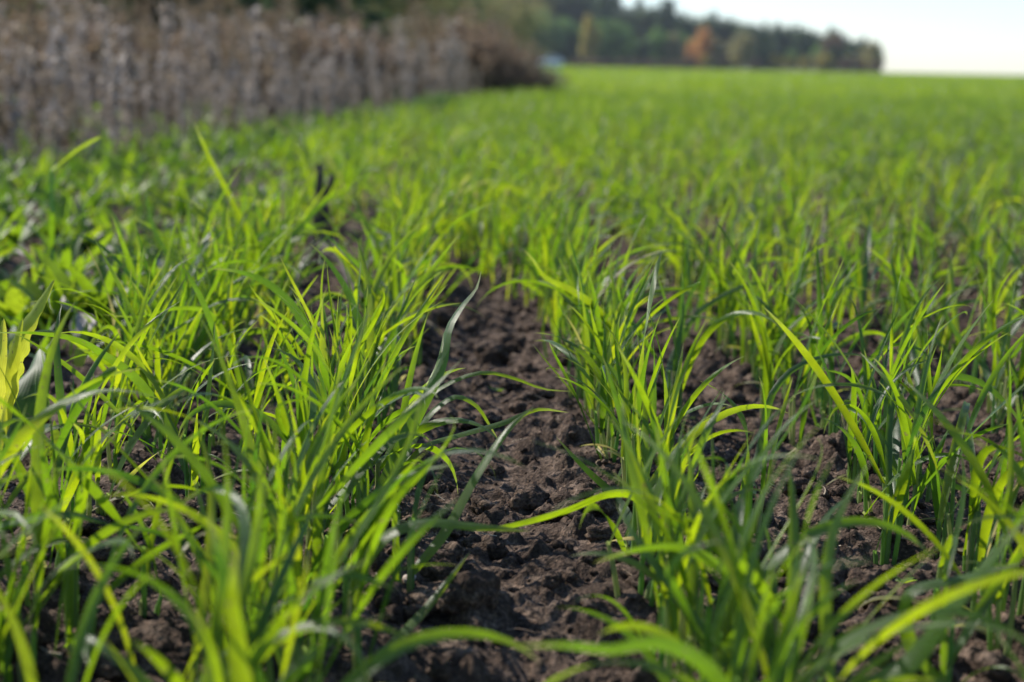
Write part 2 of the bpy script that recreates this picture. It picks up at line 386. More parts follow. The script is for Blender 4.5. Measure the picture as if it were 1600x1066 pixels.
for j, ri in enumerate(ind):
    x, y, i = roots[ri]; y0 = y
    lv = []; st = []
    for k in range(6):
        if not pp['mask'][j, k]: continue
        ox, oy = pp['off'][j, k]; zb = pp['zb'][j, k]
        Wk = pp['W'][j, k]
        V = blades([(ox, oy, zb)], pp['az'][j, k], pp['el'][j, k], pp['bend'][j, k], pp['curl'][j, k], pp['L'][j, k], Wk, pp['twist'][j, k], pp['rnd'][j, k], S=16, fold=.16, wave=.15)
        lv.append(V)
        if k < 4: st.append((ox, oy, zb+.004))
    zone = 'out of focus right before the camera' if y < .78 else ('in sharp focus' if y < 1.35 else 'just behind the sharply focused plants')
    lab = 'young green wheat plant ' + zone + ' ' + row_words(i)
    words = lab.split()
    lab = ' '.join(words[:]) if len(words) <= 16 else ' '.join(lab.replace('young green wheat', 'wheat').replace('the bare soil strip', 'bare soil').split()[:16])
    build_plant((x, y, gh[ri]), lv, lab, 'wheat plants '+zone+' '+row_words(i), st, rng)

# the rest of the near field as one mass
def mass(rt, gz, S, seg3, acc, wmul=1.0, lmul=1.0):
    q = plant_params(len(rt), rng); m = q['mask']
    b = np.stack([rt[:, None, 0]+q['off'][..., 0], rt[:, None, 1]+q['off'][..., 1], gz[:, None]+q['zb']], -1)[m]
    V, Fq, r, uv = blades(b, q['az'][m], q['el'][m], q['bend'][m], q['curl'][m], q['L'][m]*lmul, q['W'][m]*wmul, q['twist'][m], q['rnd'][m], S=S, seg3=seg3)
    acc.add(V, Fq, r, uv)
    bs = np.stack([rt[:, 0], rt[:, 1], gz-.004], -1); 
    V, Fq, r, uv = blades(bs, rng.uniform(0, 6.28, len(bs)), rad(86), 0, 0, .05, .0034, 0, .93, S=2, seg3=False, prof=lambda t: 1-0*t); acc.add(V, Fq, r, uv)
acc = Acc()
rr = roots[rest]; gr = gh[rest]
a_ = rr[:, 1] < 4.5
mass(rr[a_], gr[a_], 8, True, acc); mass(rr[~a_], gr[~a_], 5, False, acc, .9, .88)
# far field, thinning with distance because the grazing view closes the gaps
n = 64000
yy = 12*np.exp(rng.random(n)*math.log(120/12)); xx = rng.uniform(-.05, .62, n)*yy
xx = ROW0+(np.round((xx-ROW0)/ROWS)+.5)*ROWS+rng.normal(0, .03, n)
ok = xx > xedge(yy)+.1; xx, yy = xx[ok], yy[ok]; n = len(xx)
sc = np.clip(yy/14, 1.2, 6)
V, Fq, r, uv = blades(np.stack([xx, yy, ground_h(xx, yy)], -1), rng.uniform(0, 6.28, n), rad(80)-np.abs(rng.normal(0, .3, n)), np.abs(rng.normal(.8, .5, n)), 0, rng.uniform(.10, .17, n), .008*sc, rng.normal(0, 1, n), np.clip(rng.normal(.66, .2, n), 0, .93), S=4, seg3=False)
acc.add(V, Fq, r, uv)
n = 24000
yy = 110*np.exp(rng.random(n)*math.log(700/110)); xx = rng.uniform(-.0, .6, n)*yy
ok = xx > xedge(yy); xx, yy = xx[ok], yy[ok]; n = len(xx)
V, Fq, r, uv = blades(np.stack([xx, yy, ground_h(xx, yy)], -1), rng.uniform(0, 6.28, n), rad(80), .6, 0, .16, yy*.0016, rng.normal(0, 1, n), np.clip(rng.normal(.66, .2, n), 0, .93), S=3, seg3=False)
acc.add(V, Fq, r, uv)
o = acc.build('wheat', M_wheat); tag(o, 'dense green rows of young wheat filling the field to the horizon', None, None, 'stuff')

# hero blades: each a curve through space, root in its row ------------------
def spline(P, m):
    P = np.asarray(P, float); d = np.r_[0, np.cumsum(np.linalg.norm(np.diff(P, axis=0), axis=1))]; d /= d[-1]
    # catmull-rom on non uniform knots through cubic hermite
    tt = np.linspace(0, 1, m); mt = np.gradient(P, d, axis=0)
    i = np.clip(np.searchsorted(d, tt, side='right')-1, 0, len(P)-2)
    h = (d[i+1]-d[i])[:, None]; s = ((tt-d[i])/(d[i+1]-d[i]))[:, None]
    return (2*s**3-3*s**2+1)*P[i]+(s**3-2*s**2+s)*h*mt[i]+(-2*s**3+3*s**2)*P[i+1]+(s**3-s**2)*h*mt[i+1]
def hero(pts, z0, z1, wpx, label, twist=0.6, rnd=.5, face=.35, nside=3):
    n = len(pts); zs = np.linspace(z0, z1, n)
    W3 = []
    for (px, py), z in zip(pts, zs):
        d_ = ray(px, py); z = min(z, (H-.012)/max(-d_.z, 1e-3)); W3.append(CAMLOC+d_*z)
    b = W3[0]; gz = float(ground_h(b.x, b.y))
    root = Vector((b.x, b.y, gz))
    P = list(W3)
    if b.z > gz+.02:
        d = (W3[1]-W3[0]).normalized(); k = min(.5, (b.z-gz)*.5)
        rx = b.x-max(-.02, min(.02, d.x*k)); ry = b.y-max(-.02, min(.02, d.y*k))
        root = Vector((rx, ry, float(ground_h(rx, ry))))
        P = [root, root+(b-root)*.5+Vector((0, 0, .004))]+P
    P = np.array([tuple(v-root) for v in P])
    S = 26; C = spline(P, S+1)
    T = np.gradient(C, axis=0); T /= np.linalg.norm(T, axis=1)[:, None]
    view = C+np.array(root)-np.array(CAMLOC); view /= np.linalg.norm(view, axis=1)[:, None]
    side = np.cross(T, view); side /= np.linalg.norm(side, axis=1)[:, None]
    nr = np.cross(side, T); t = np.linspace(0, 1, S+1)
    tw = face+twist*np.sin(t*5.0+rnd*9)
    sd = side*np.cos(tw)[:, None]+nr*np.sin(tw)[:, None]; nr = np.cross(sd, T)
    wid = wpx/F*(z0+z1)/2/.9
    leaf = strips(C[None], sd[None], nr[None], (wid*prof_blade(t))[None, :, None], np.array([[rnd]]), t[None], .14)
    q = plant_params(1, rng); lv = [leaf]; st = [(0, 0, .045)]
    for k in range(nside):
        lv.append(blades([(q['off'][0, k, 0], q['off'][0, k, 1], q['zb'][0, k])], q['az'][0, k], q['el'][0, k], q['bend'][0, k], q['curl'][0, k], q['L'][0, k], q['W'][0, k], q['twist'][0, k], q['rnd'][0, k], S=16, fold=.16, wave=.15))
        st.append((q['off'][0, k, 0], q['off'][0, k, 1], q['zb'][0, k]+.004))
    build_plant(tuple(root), lv, label, None, st, rng)
HERO = [
 ([(560,850),(600,760),(650,650),(690,570),(703,510),(725,475),(745,450),(752,422)], .90, .98, 22, 'wheat plant whose broad blade rises to a curled S-shaped tip over the bare soil', .5, .35),
 ([(560,800),(600,720),(640,650),(700,600),(760,582),(800,590),(850,608),(900,612)], 1.02, 1.05, 10, 'wheat plant with a thin blade arching high across the bare soil strip', .5, .6),
 ([(590,790),(640,700),(680,640),(715,620),(745,635),(765,665),(780,690)], .98, 1.0, 13, 'wheat plant with a short blade hooked down over the bare soil', .4, .55),
 ([(560,860),(620,745),(660,700),(720,680),(790,660),(840,640),(890,645)], .90, .97, 15, 'wheat plant with a two-toned blade stretching low across the soil strip', .7, .6),
 ([(540,980),(570,880),(610,835),(660,818),(730,822),(830,830)], .74, .74, 20, 'wheat plant with a blurred blade bent flat to the right over the soil', .3, .6),
 ([(560,1060),(610,1010),(675,940),(735,862)], .72, .76, 17, 'wheat plant with a straight bright blade rising beside the large dark clod', .3, .7),
 ([(640,900),(690,840),(750,735),(800,665),(835,635)], .80, .84, 17, 'wheat plant with a long straight blade slanting up across the bare soil', .3, .6),
 ([(1020,860),(990,775),(955,772),(885,798),(780,825),(730,830)], .84, .78, 15, 'wheat plant with a blade lying leftwards low across the soil strip', .5, .6),
 ([(990,860),(955,770),(910,728),(868,682)], .94, .96, 15, 'wheat plant with a short dark green blade pointing up left over the soil', .3, .15),
 ([(1050,640),(1060,540),(1085,495),(1120,468),(1180,443),(1215,445),(1240,480)], 1.35, 1.4, 10, 'wheat plant with a pale thin blade arched like a bow behind the sharp row', .4, .3),
 ([(1170,820),(1188,700),(1210,610),(1235,580),(1270,562),(1330,553),(1380,565)], 1.05, 1.08, 13, 'wheat plant with a silvery blade arching right above the second row', .5, .25),
 ([(1400,800),(1410,655),(1435,610),(1480,588),(1530,597),(1580,640),(1610,690)], 1.0, 1.0, 14, 'wheat plant with a grey-green blade arched over near the right border', .5, .2),
 ([(1380,860),(1395,770),(1415,748),(1470,753),(1530,775),(1580,800)], 1.0, .96, 17, 'wheat plant with a dark ribbed blade bent out level to the right', .5, .1),
 ([(1330,1100),(1425,1033),(1490,948),(1550,873),(1610,800)], .60, .56, 34, 'wheat plant with a broad blurred blade rising at the bottom right corner', .3, .45),
 ([(1210,1040),(1190,960),(1150,890),(1080,820),(1010,785),(955,735)], .70, .72, 24, 'wheat plant with a broad blade sweeping up left in front of its row', .4, .5),
 ([(1220,1060),(1185,960),(1130,890),(1060,855),(1000,858),(925,880)], .66, .62, 22, 'wheat plant with a blurred blade drooping left over the soil strip', .4, .35),
 ([(1140,1090),(1090,1030),(1020,1003),(960,1015),(880,1008),(800,1010)], .54, .50, 28, 'wheat plant with a pale blurred blade lying across the bottom of the soil strip', .3, .3),
 ([(300,760),(250,640),(200,580),(165,556),(125,533),(70,522),(-20,520)], 1.0, .95, 14, 'wheat plant with a long blade drooping left towards the yellow leaf', .5, .35),
 ([(110,960),(105,880),(70,798),(30,728),(-5,655)], .82, .82, 22, 'wheat plant with a straight wide blade slanting left near the left border', .3, .6),
 ([(415,450),(390,372),(350,290),(322,235),(302,188)], 1.7, 1.62, 11, 'wheat plant with one tall blade standing up against the dried weeds', .4, .7),
 ([(300,520),(270,415),(238,350),(230,320),(229,275)], 1.55, 1.55, 8, 'wheat plant with a thin dark blade standing upright before the weeds', .5, .1),
 ([(330,470),(324,400),(322,345),(342,285)], 1.6, 1.6, 9, 'wheat plant with a slim kinked blade crossing the tallest blade', .4, .4),
 ([(600,640),(585,560),(560,500),(540,450),(500,395),(484,380)], 1.15, 1.15, 13, 'wheat plant with a dark blade curving up left below the forked stick', .4, .1),
 ([(520,640),(490,540),(450,470),(410,438),(370,424),(330,420)], 1.15, 1.12, 15, 'wheat plant with a broad dark blade bowing left above its neighbours', .5, .2),
 ([(380,620),(350,520),(325,488),(275,482),(220,495),(160,492)], 1.2, 1.15, 9, 'wheat plant with a thin level blade reaching left over the weeds', .4, .4),
 ([(385,1150),(372,1020),(362,930),(370,850)], .52, .5, 44, 'wheat plant with a very wide upright blurred blade at the front', .2, .7),
 ([(420,1120),(380,1010),(350,900),(325,800)], .56, .54, 32, 'wheat plant with a blurred bluish blade leaning left at the front', .4, .05),
 ([(1440,640),(1420,520),(1400,440),(1393,395),(1400,378),(1408,405)], 1.3, 1.3, 9, 'wheat plant with an upright blade ending in a small curled hook', .6, .3),
 ([(1560,660),(1530,560),(1490,515),(1477,485),(1490,460),(1517,450)], 1.25, 1.25, 10, 'wheat plant with a blade twisted over into a pale tip', .9, .2),
 ([(980,640),(965,540),(935,485),(890,452),(850,432),(832,405),(818,390)], 1.25, 1.2, 14, 'wheat plant with a bright blade reaching left to a tiny curl over the soil', .5, .7),
 ([(1060,640),(1062,540),(1075,470),(1100,420),(1102,385)], 1.35, 1.38, 9, 'wheat plant with an upright blade and dark twisted tip in the row', .8, .1),
 ([(1480,1080),(1420,1000),(1420,930),(1500,905),(1600,880)], .68, .66, 22, 'wheat plant with a blade bending right near the bottom right corner', .4, .5),
]
for h_ in HERO: hero(*h_)

# ------------------------------------------------------------------ soil clods and crumbs
def ico(sub):
    bm = bmesh.new(); bmesh.ops.create_icosphere(bm, subdivisions=sub, radius=1)
    V = np.array([v.co[:] for v in bm.verts]); Fc = np.array([[v.index for v in f.verts] for f in bm.faces]); bm.free(); return V, Fc
def lump(sub, seed, rough=.35, flat=.8):
    V, Fc = ico(sub); s = seed*3.3
    d = 1+rough*(fbm(V[:, 0]*1.3+s, V[:, 1]*1.3+V[:, 2]*1.1+s, seed)+.5*fbm(V[:, 2]*3+s, V[:, 0]*3-V[:, 1]*2, seed+9))*1.3
    V = V*d[:, None]*np.array([1, .85, flat]); return V, Fc
i1 = [lump(3, s, .8, .7) for s in range(8)]; i0 = [lump(2, s+9, .8, .7) for s in range(8)]
acc = Acc()
n = 15000
cy = .5+rng.random(n)**.75*2.6; cx = rng.uniform(-.46, .46, n)*np.maximum(cy, .6)
cs = .0011+.0090*rng.random(n)**7; cz = ground_h(cx, cy)
for j in range(n):
    V, Fc = (i1 if cs[j] > .0045 else i0)[j % 8]; a = rng.random()*6.28
    c_, s_ = math.cos(a), math.sin(a)
    acc.add((V @ np.array([[c_, s_, 0], [-s_, c_, 0], [0, 0, 1]]))*cs[j]+np.array([cx[j], cy[j], cz[j]+cs[j]*.25]), Fc)
o = acc.build('soil_crumbs', M_soil); tag(o, 'small dark crumbs of loose soil on the tilled ground', None, None, 'stuff')
CL = [(740,965,.015,'large dark rounded clod at the bottom of the bare soil strip'), (770,560,.020,'big flat-topped clod half way up the bare soil strip'), (690,905,.012,'round dark clod just above the largest clod'),
      (905,780,.011,'crumbly clod beside the base of the plants bordering the strip'), (830,800,.013,'dark clod in the middle of the bare soil strip'), (1260,950,.014,'dark clod between the rows right of the strip'),
      (1350,930,.012,'smaller clod lying between the second and third rows'), (820,640,.010,'small clod beside the tiny seedling'), (700,505,.013,'clod far up the bare soil strip near its left row')]
for k, (px, py, s, lab) in enumerate(CL):
    q = gnd(px, py); V, Fc = lump(4, 40+k, .38, .75)
    V = V*(1+.05*fbm(V[:, 0]*9, V[:, 1]*9+V[:, 2]*7, 3))[:, None]
    o = mesh('soil_clod', V*s, Fc, M_soil); o.location = (q.x, q.y, float(ground_h(q.x, q.y))*.5+s*.35); tag(o, lab, 'clod', 'soil clods')
# pale bits of straw and root fibres
acc = Acc(); n = 900
sy = .55+rng.random(n)**.7*2.4; sx_ = rng.uniform(-.44, .44, n)*sy; L_ = rng.uniform(.004, .028, n)**1.0
V, Fq, r, uv = blades(np.stack([sx_, sy, ground_h(sx_, sy)+.003], -1), rng.uniform(0, 6.28, n), rng.normal(.1, .25, n), rng.normal(0, .5, n), rng.normal(0, .9, n), L_, .0011, rng.normal(0, 1, n), rng.random(n), S=5, seg3=False, prof=lambda t: 1-.5*t)
acc.add(V, Fq, r, uv); o = acc.build('straw_litter', M_straw); tag(o, 'pale bits of straw and root fibre on the soil', None, None, 'stuff')
# pale stones
M_stone = plain('pale_stone', (.30, .24, .20), (.48, .40, .34), 150, .8, .0006)
for k, (px, py, s, lab) in enumerate([(103,632,.010,'pale pinkish stone on the soil near the yellow leaf'), (735,430,.006,'small pale stone at the top of the bare soil strip'), (640,920,.005,'tiny pale pebble left of the large dark clod'), (50,698,.006,'slim whitish pebble below the pale pinkish stone')]):
    q = gnd(px, py); V, Fc = lump(3, 70+k, .22, .6); o = mesh('pebble', V*s, Fc, M_stone); o.location = (q.x, q.y, float(ground_h(q.x, q.y))+s*.3); o.rotation_euler[2] = k; tag(o, lab, 'stone')

# ------------------------------------------------------------------ broad-leaved plants
def weed(root, n, L, W, rg, label, group, mat=None, el=(25, 65), name='broadleaf_weed', toothed=0, rnd=(0, 1), S=9, bend=.5):
    e = empty(name, root, label, 'weed', group)
    for k in range(n):
        t_ = rg.uniform(.7, 1.15)
        pf = prof_ovate if not toothed else (lambda t: prof_ovate(t)*(1-toothed*np.abs(((t*9) % 1)-.5)*2*(t > .05)))
        V, Fq, r, uv = blades([(0, 0, .004)], k*2.4+rg.normal(0, .3), rad(rg.uniform(*el)), rg.normal(bend, .3), rg.normal(0, .3), L*t_, W*t_, rg.normal(0, .4), rg.uniform(*rnd), S=S*(3 if toothed else 1), fold=.15, prof=pf)
        mesh('leaf', V, Fq, mat or M_weed, e, r, uv)
    return e
rg = np.random.default_rng(11)
# a shared set of low weeds, copied along the untilled edge
protos = []
def copy_tree(o, loc, rz, sc, label, group):
    c = o.copy(); COL.objects.link(c); c.location = loc; tilt = .08 if 'dried weed' in label else 0; c.rotation_euler = (random.gauss(0, tilt), random.gauss(0, tilt), rz); c.scale = (sc,)*3
    c['label'] = label; c['group'] = group
    for ch in list(o.children):
        d = ch.copy(); COL.objects.link(d); d.parent = c
    return c
kinds_w = [(8, .052, .020, (15, 60), (.4, .9), 'low broad-leaved weed'), (9, .075, .013, (45, 80), (.6, 1), 'upright narrow-leaved bright green weed'), (7, .042, .026, (10, 45), (.1, .5), 'dark round-leaved weed'), (12, .060, .016, (35, 80), (.6, 1), 'bushy sunlit yellow-green weed')]
pw = []
for k_, (n_, L_, W_, el_, rn_, lab_) in enumerate(kinds_w):
    pw.append((weed((0, 0, 0), n_, L_, W_, rg, lab_, None, el=el_, rnd=rn_), lab_))
cnt = 0; used = set()
NW = 290
for j in range(2000):
    y = 1.55+rg.random()**1.6*7
    xe = float(xedge(y)); x = xe-rg.random()**1.2*(.25+.25*y)+.08
    if not (-.44*y < x): continue
    sp_ = pix(x, y, 0)
    if 440 < sp_[0] < 560 and sp_[1] > 375: continue
    k = rg.integers(0, 4); p0, lab = pw[k]
    z = float(ground_h(x, y)); sc = rg.uniform(.7, 1.25)*(1.15 if y < 2.8 else .85)
    zone = 'in front of the grey dried weeds' if y > 3 else ('left of the forked stick' if y > 1.9 else 'near the yellow leaf')
    lab2 = lab+' on the untilled edge '+zone; grp = lab+'s '+zone
    if k not in used:
        used.add(k); p0.location = (x, y, z); p0.scale = (sc,)*3; p0.rotation_euler[2] = rg.random()*6; p0['label'] = lab2; p0['group'] = grp
    else: copy_tree(p0, (x, y, z), rg.random()*6.28, sc, lab2, grp)
    cnt += 1
    if cnt >= NW: break
# grass and leaves filling the same edge
acc = Acc(); n = 9000
yy = 1.2+rg.random(n)**.9*12; xx = xedge(yy)-rg.random(n)**1.3*(.35+.3*yy)+.05
sl_ = np.abs(xx/yy+.135) < .032
ok = (~(sl_ & (yy < 2.6))) & (xx > -.6*yy) & (xx > np.interp(yy, [1.5,2.4,3.27,4.75,6.5,10,13], [-1.2,-.95,-1.05,-.78,-.5,-.05,.3])-.4); xx, yy = xx[ok], yy[ok]; n = len(xx); zz = ground_h(xx, yy)
broad = rg.random(n) < .5
V, Fq, r, uv = blades(np.stack([xx, yy, zz], -1), rg.uniform(0, 6.28, n), rad(70)-np.abs(rg.normal(0, .4, n)), np.abs(rg.normal(.8, .5, n)), rg.normal(0, .4, n), np.where(broad, rg.uniform(.03, .065, n), rg.uniform(.04, .09, n)), np.where(broad, rg.uniform(.010, .022, n), .005), rg.normal(0, .8, n), rg.random(n), S=6, seg3=False, prof=lambda t: np.clip(1-t**2.2, 0, 1)*(.4+.6*np.clip(t/.3, 0, 1)))
acc.add(V, Fq, r, uv)
n = 2600; yy = 2.3+rg.random(n)*9; xx = np.interp(yy, [1.5,2.4,3.27,4.75,6.5,10,12.5], [-.95,-.92,-.98,-.74,-.52,-.08,.2])+.25-rg.random(n)**1.5*.6
V, Fq, r, uv = blades(np.stack([xx, yy, ground_h(xx, yy)], -1), rg.uniform(0, 6.28, n), rad(72)-np.abs(rg.normal(0, .35, n)), np.abs(rg.normal(.7, .5, n)), 0, rg.uniform(.05, .15, n), np.where(rg.random(n) < .4, .018, .005), rg.normal(0, .8, n), rg.random(n)*.8, S=6, seg3=False, prof=lambda t: np.clip(1-t**2.2, 0, 1)*(.4+.6*np.clip(t/.3, 0, 1)))
acc.add(V, Fq, r, uv); o = acc.build('grass', M_weed); tag(o, 'mixed green grass and ground cover along the untilled edge', None, None, 'stuff')

# yellow sunlit jagged leaf at the border of the photo
def big_leaf(root, pts, z0, z1, wpx, mat, rnd, e, teeth=7, depth=.3):
    P = np.array([tuple(at(px, py, z)-Vector(root)) for (px, py), z in zip(pts, np.linspace(z0, z1, len(pts)))])
    S = 44; C = spline(P, S+1); T = np.gradient(C, axis=0); T /= np.linalg.norm(T, axis=1)[:, None]
    view = C+np.array(root)-np.array(CAMLOC); view /= np.linalg.norm(view, axis=1)[:, None]
    side = np.cross(T, view); side /= np.linalg.norm(side, axis=1)[:, None]; nr = np.cross(side, T)
    t = np.linspace(0, 1, S+1); tw = .5+.25*np.sin(t*9)
    sd = side*np.cos(tw)[:, None]+nr*np.sin(tw)[:, None]; nr = np.cross(sd, T)
    wv = wpx/F*(z0+z1)/2*(np.sin(np.pi*t**.8)**.7)*(1-depth*(.5+.5*np.sin(t*teeth*6.28+.6*np.sin(t*23)))*(.6+.4*np.sin(t*11+1)))
    V, Fq, r, uv = strips(C[None], sd[None], nr[None], wv[None, :, None], np.array([[rnd]]), t[None], .2)
    return mesh('leaf', V, Fq, mat, e, r, uv)
rt = gnd(-12, 745); rt.z = float(ground_h(rt.x, rt.y))
e = empty('broadleaf_weed', tuple(rt), 'broad-leaved weed with large toothed yellow leaves glowing in the sun', 'weed')
big_leaf(rt, [(-14,745),(-2,660),(18,580),(45,510),(70,465),(86,436)], 1.02, 1.0, 40, M_yellow, .4, e, 9, .4)
big_leaf(rt, [(-14,745),(-18,660),(-6,580),(4,530),(6,497)], 1.0, .98, 44, M_yellow, .7, e, 5, .2)
big_leaf(rt, [(-14,745),(5,640),(22,560),(30,520),(36,497)], 1.01, 1.0, 34, M_yellow, .3, e, 5, .3)
big_leaf(rt, [(-14,745),(20,680),(45,620),(58,580),(62,545)], 1.06, 1.12, 74, M_weed, .35, e, 5, .12)
rt = gnd(92, 735); rt.z = float(ground_h(rt.x, rt.y))
e = weed(tuple(rt), 6, .035, .011, rg, 'small seedling weed with narrow toothed leaves below the pale stone', None, toothed=.35, rnd=(.6, 1), el=(40, 85), mat=M_weed)
rt = gnd(777, 622); rt.z = float(ground_h(rt.x, rt.y))
weed(tuple(rt), 4, .009, .005, rg, 'tiny pale green seedling alone on the bare soil strip', None, rnd=(.9, 1), el=(10, 30), name='seedling')
rt = gnd(1410, 938); rt.z = float(ground_h(rt.x, rt.y))
weed(tuple(rt), 4, .010, .005, rg, 'tiny pale seedling on soil at the foot of the third row', None, rnd=(.9, 1), el=(10, 40), name='seedling')
# slim plant with a flag leaf
rt = at(80, 450, 1.75); rt = Vector((rt.x, rt.y, float(ground_h(rt.x, rt.y))))
e = empty('wild_grass', tuple(rt), 'tall single grass stem with one sideways flag leaf before the dried weeds', 'grass plant')
top = at(80, 266, 1.75)-rt
V, Fq = tube([(0, 0, 0), tuple(top*.5+Vector((.002, 0, 0))), tuple(top)], [.0030, .0026, .0018], 6); mesh('stem', V, Fq, M_stem, e, np.full(len(V), .1))
V, Fq, r, uv = blades([tuple(top)], rad(70), rad(40), .3, 0, .075, .013, .9, .95, S=10, fold=.15); mesh('leaf', V, Fq, M_weed, e, r, uv)
for az_, L_ in ((1.2, .09), (-1.9, .07), (2.8, .1)):
    V, Fq, r, uv = blades([tuple(top*.35)], az_, rad(60), 1.2, 0, L_, .008, .5, .5, S=10, fold=.15); mesh('leaf', V, Fq, M_weed, e, r, uv)

# withered pale leaves lying among the weeds
DL = [(345,420,'above the broad bowed blade'), (262,425,'beside the weeds'), (165,385,'small and high among the weeds'), (175,450,'the largest one'), (240,415,'curled into a ring'), (120,505,'nearest to the yellow leaf'), (310,375,'behind the thin dark blade'), (420,415,'below the forked stick'), (390,350,'left of the forked stick'), (70,300,'beside the tall grass stem'), (320,250,'against the dried weeds'), (60,400,'near the border of the field'), (135,480,'flat on the soil'), (560,495,'under the wheat row')]
for k, (px, py, wd) in enumerate(DL):
    q = gnd(px, py, .03)
    V, Fq, r, uv = blades([(0, 0, 0)], rg.uniform(0, 6.28), rad(25), rg.uniform(.2, 1.4), rg.normal(0, .8), rg.uniform(.05, .09)*(.7+.3*q.y), rg.uniform(.018, .028), rg.normal(0, .9), rg.uniform(.4, 1), S=12, fold=.25, prof=prof_ovate)
    o = mesh('withered_leaf', V, Fq, M_dead, None, r, uv); o.location = (q.x, q.y, float(ground_h(q.x, q.y))+.024); tag(o, 'withered pale grey leaf, '+wd, 'dead leaf', 'withered leaves on the untilled edge')

# forked dark stick and the dead twig beside it
zst = 2.15
b0 = gnd(500, 395); zz0 = pix(b0.x, b0.y, 0)[2]
rt = Vector((b0.x, b0.y, float(ground_h(b0.x, b0.y))))
e = empty('forked_stick', tuple(rt), 'dark forked broken stick standing upright in the crop', 'stick')
rel = lambda px, py, z=zz0: tuple(at(px, py, z)-rt)
V, Fq = tube([(0, 0, -.01), rel(500, 362), rel(501, 335), rel(500, 318)], [.016, .0165, .0155, .013], 8); a = Acc(); a.add(V, Fq)
mesh('stub', V, Fq, M_bark, e)
for nm, P_, r_ in (('prong', [rel(499, 330), rel(497, 300), rel(499, 275), rel(498, 258), rel(498.5, 256)], [.009, .0065, .0058, .005, .0005]), ('prong', [rel(503, 328), rel(508, 305), rel(515, 290), rel(521, 276), rel(522, 273)], [.008, .0055, .005, .0045, .0005])):
    V, Fq = tube(P_, r_, 7); V = V+.0008*rg.normal(0, 1, V.shape); mesh(nm, V, Fq, M_bark, e)
q0 = gnd(505, 390, .03); q1 = gnd(570, 470, .01)
P_ = np.array([tuple(q0), tuple(q0.lerp(q1, .35)+Vector((.01, 0, .008))), tuple(q0.lerp(q1, .7)+Vector((.0, 0, .004))), tuple(q1)])
V, Fq = tube(spline(P_, 12), np.linspace(.013, .007, 12), 7); o = mesh('fallen_branch', V-P_[0], Fq, M_bark); o.location = P_[0]; tag(o, 'dark fallen branch lying at the foot of the forked stick', 'branch')

# ------------------------------------------------------------------ dried weeds
def dry_arrays(h, rg, brown=False):
    st = Acc(); pl = Acc()
    nseg = 7; lean = rg.normal(0, .06, 2)*h; tt = np.linspace(0, 1, nseg)
    P = np.stack([lean[0]*tt**2+.01*h*np.sin(tt*5+rg.random()*6), lean[1]*tt**2, h*.97*tt], -1)
    V, Fq = tube(P, np.linspace(.0042, .0016, nseg)*(h/.4)**.6, 4); st.add(V, Fq)
    cs, sz = [], []
    nb = rg.integers(8, 14)
    for b in range(nb):
        f = rg.uniform(.12, .95); a = rg.uniform(0, 6.28); l = h*rg.uniform(.12, .26)*(1.15-f*.6)
        s0 = np.array([np.interp(f, tt, P[:, 0]), np.interp(f, tt, P[:, 1]), h*.97*f])
        d = np.array([math.sin(a)*.26, math.cos(a)*.26, 1.]); d /= np.linalg.norm(d)
        Q = np.stack([s0, s0+d*l*.5+np.array([math.sin(a), math.cos(a), 0])*l*.1, s0+d*l])
        V, Fq = tube(Q, [.0013, .001, .0006], 3); st.add(V, Fq)
        m = rg.integers(10, 18)
        u = rg.random(m)[:, None]; cs.append(s0+d*l*(.25+.85*u)+rg.normal(0, .004+.006*h, (m, 3))*np.array([1, 1, .8])); sz.append(rg.uniform(.004, .0095, m)*(h/.4)**.5)
    m = int(rg.integers(20, 40)); cs.append(np.stack([lean[0]+rg.normal(0, .016*h/.4, m), lean[1]+rg.normal(0, .016*h/.4, m), h*(.78+.24*rg.random(m))], -1)); sz.append(rg.uniform(.004, .009, m))
    # hanging dry leaves low on the stalk
    m = 14; f = rg.uniform(.08, .6, m); az = rg.uniform(0, 6.28, m)
    bs = np.stack([np.interp(f, tt, P[:, 0]), np.interp(f, tt, P[:, 1]), h*.97*f], -1)
    V, Fq, r, uv = blades(bs, az, rg.uniform(-.2, .9, m), rg.uniform(.5, 2, m), 0, rg.uniform(.025, .06, m)*(h/.4)**.5, rg.uniform(.004, .008, m), rg.normal(0, 1, m), rg.random(m)*.5, S=4, seg3=False, prof=prof_ovate)
    pl.add(V, Fq, r, uv)
    c = np.concatenate(cs); s = np.concatenate(sz); pl.add(*quads(c, s, rg))
    return st, pl
def quads(c, s, rg, stretch=1.6, updir=0, rv=None):
    n = len(c); a = rg.normal(0, 1, (n, 3)); a[:, 2] += updir; a /= np.linalg.norm(a, axis=1)[:, None]
    b = np.cross(a, rg.normal(0, 1, (n, 3))); b /= np.linalg.norm(b, axis=1)[:, None]+1e-9
    s = np.asarray(s)[:, None]
    V = np.stack([c-a*s*stretch, c+b*s*.7, c+a*s*stretch, c-b*s*.7], 1).reshape(-1, 3)
    r = np.repeat(rg.random(n) if rv is None else rv, 4)
    return V, np.arange(n*4).reshape(n, 4), r, np.zeros((n*4, 2))
protoD = []
for k in range(9):
    h = rg.uniform(.33, .46); st, pl = dry_arrays(h, rg)
    e = empty('dried_weed', (0, 0, 0), 'grey dried weed stalk', 'dried weed'); st.build('stalk', M_stalk, e); pl.build('seed_head', M_brown if k in (2, 6) else M_plume, e); protoD.append(e)
protoB = []
for k in range(7):
    h = rg.uniform(.55, .8); st, pl = dry_arrays(h, rg, True)
    e = empty('brown_weed', (0, 0, 0), 'brown dried weed', 'dried weed'); st.build('stalk', M_stalk, e); pl.build('seed_head', M_brown, e); protoB.append(e)
WE = np.array([(1.5,-.95),(2.4,-.92),(3.27,-.98),(4.75,-.74),(6.5,-.52),(10,-.08),(12.5,.20),(16,.5),(40,1.9),(100,5),(280,16)])
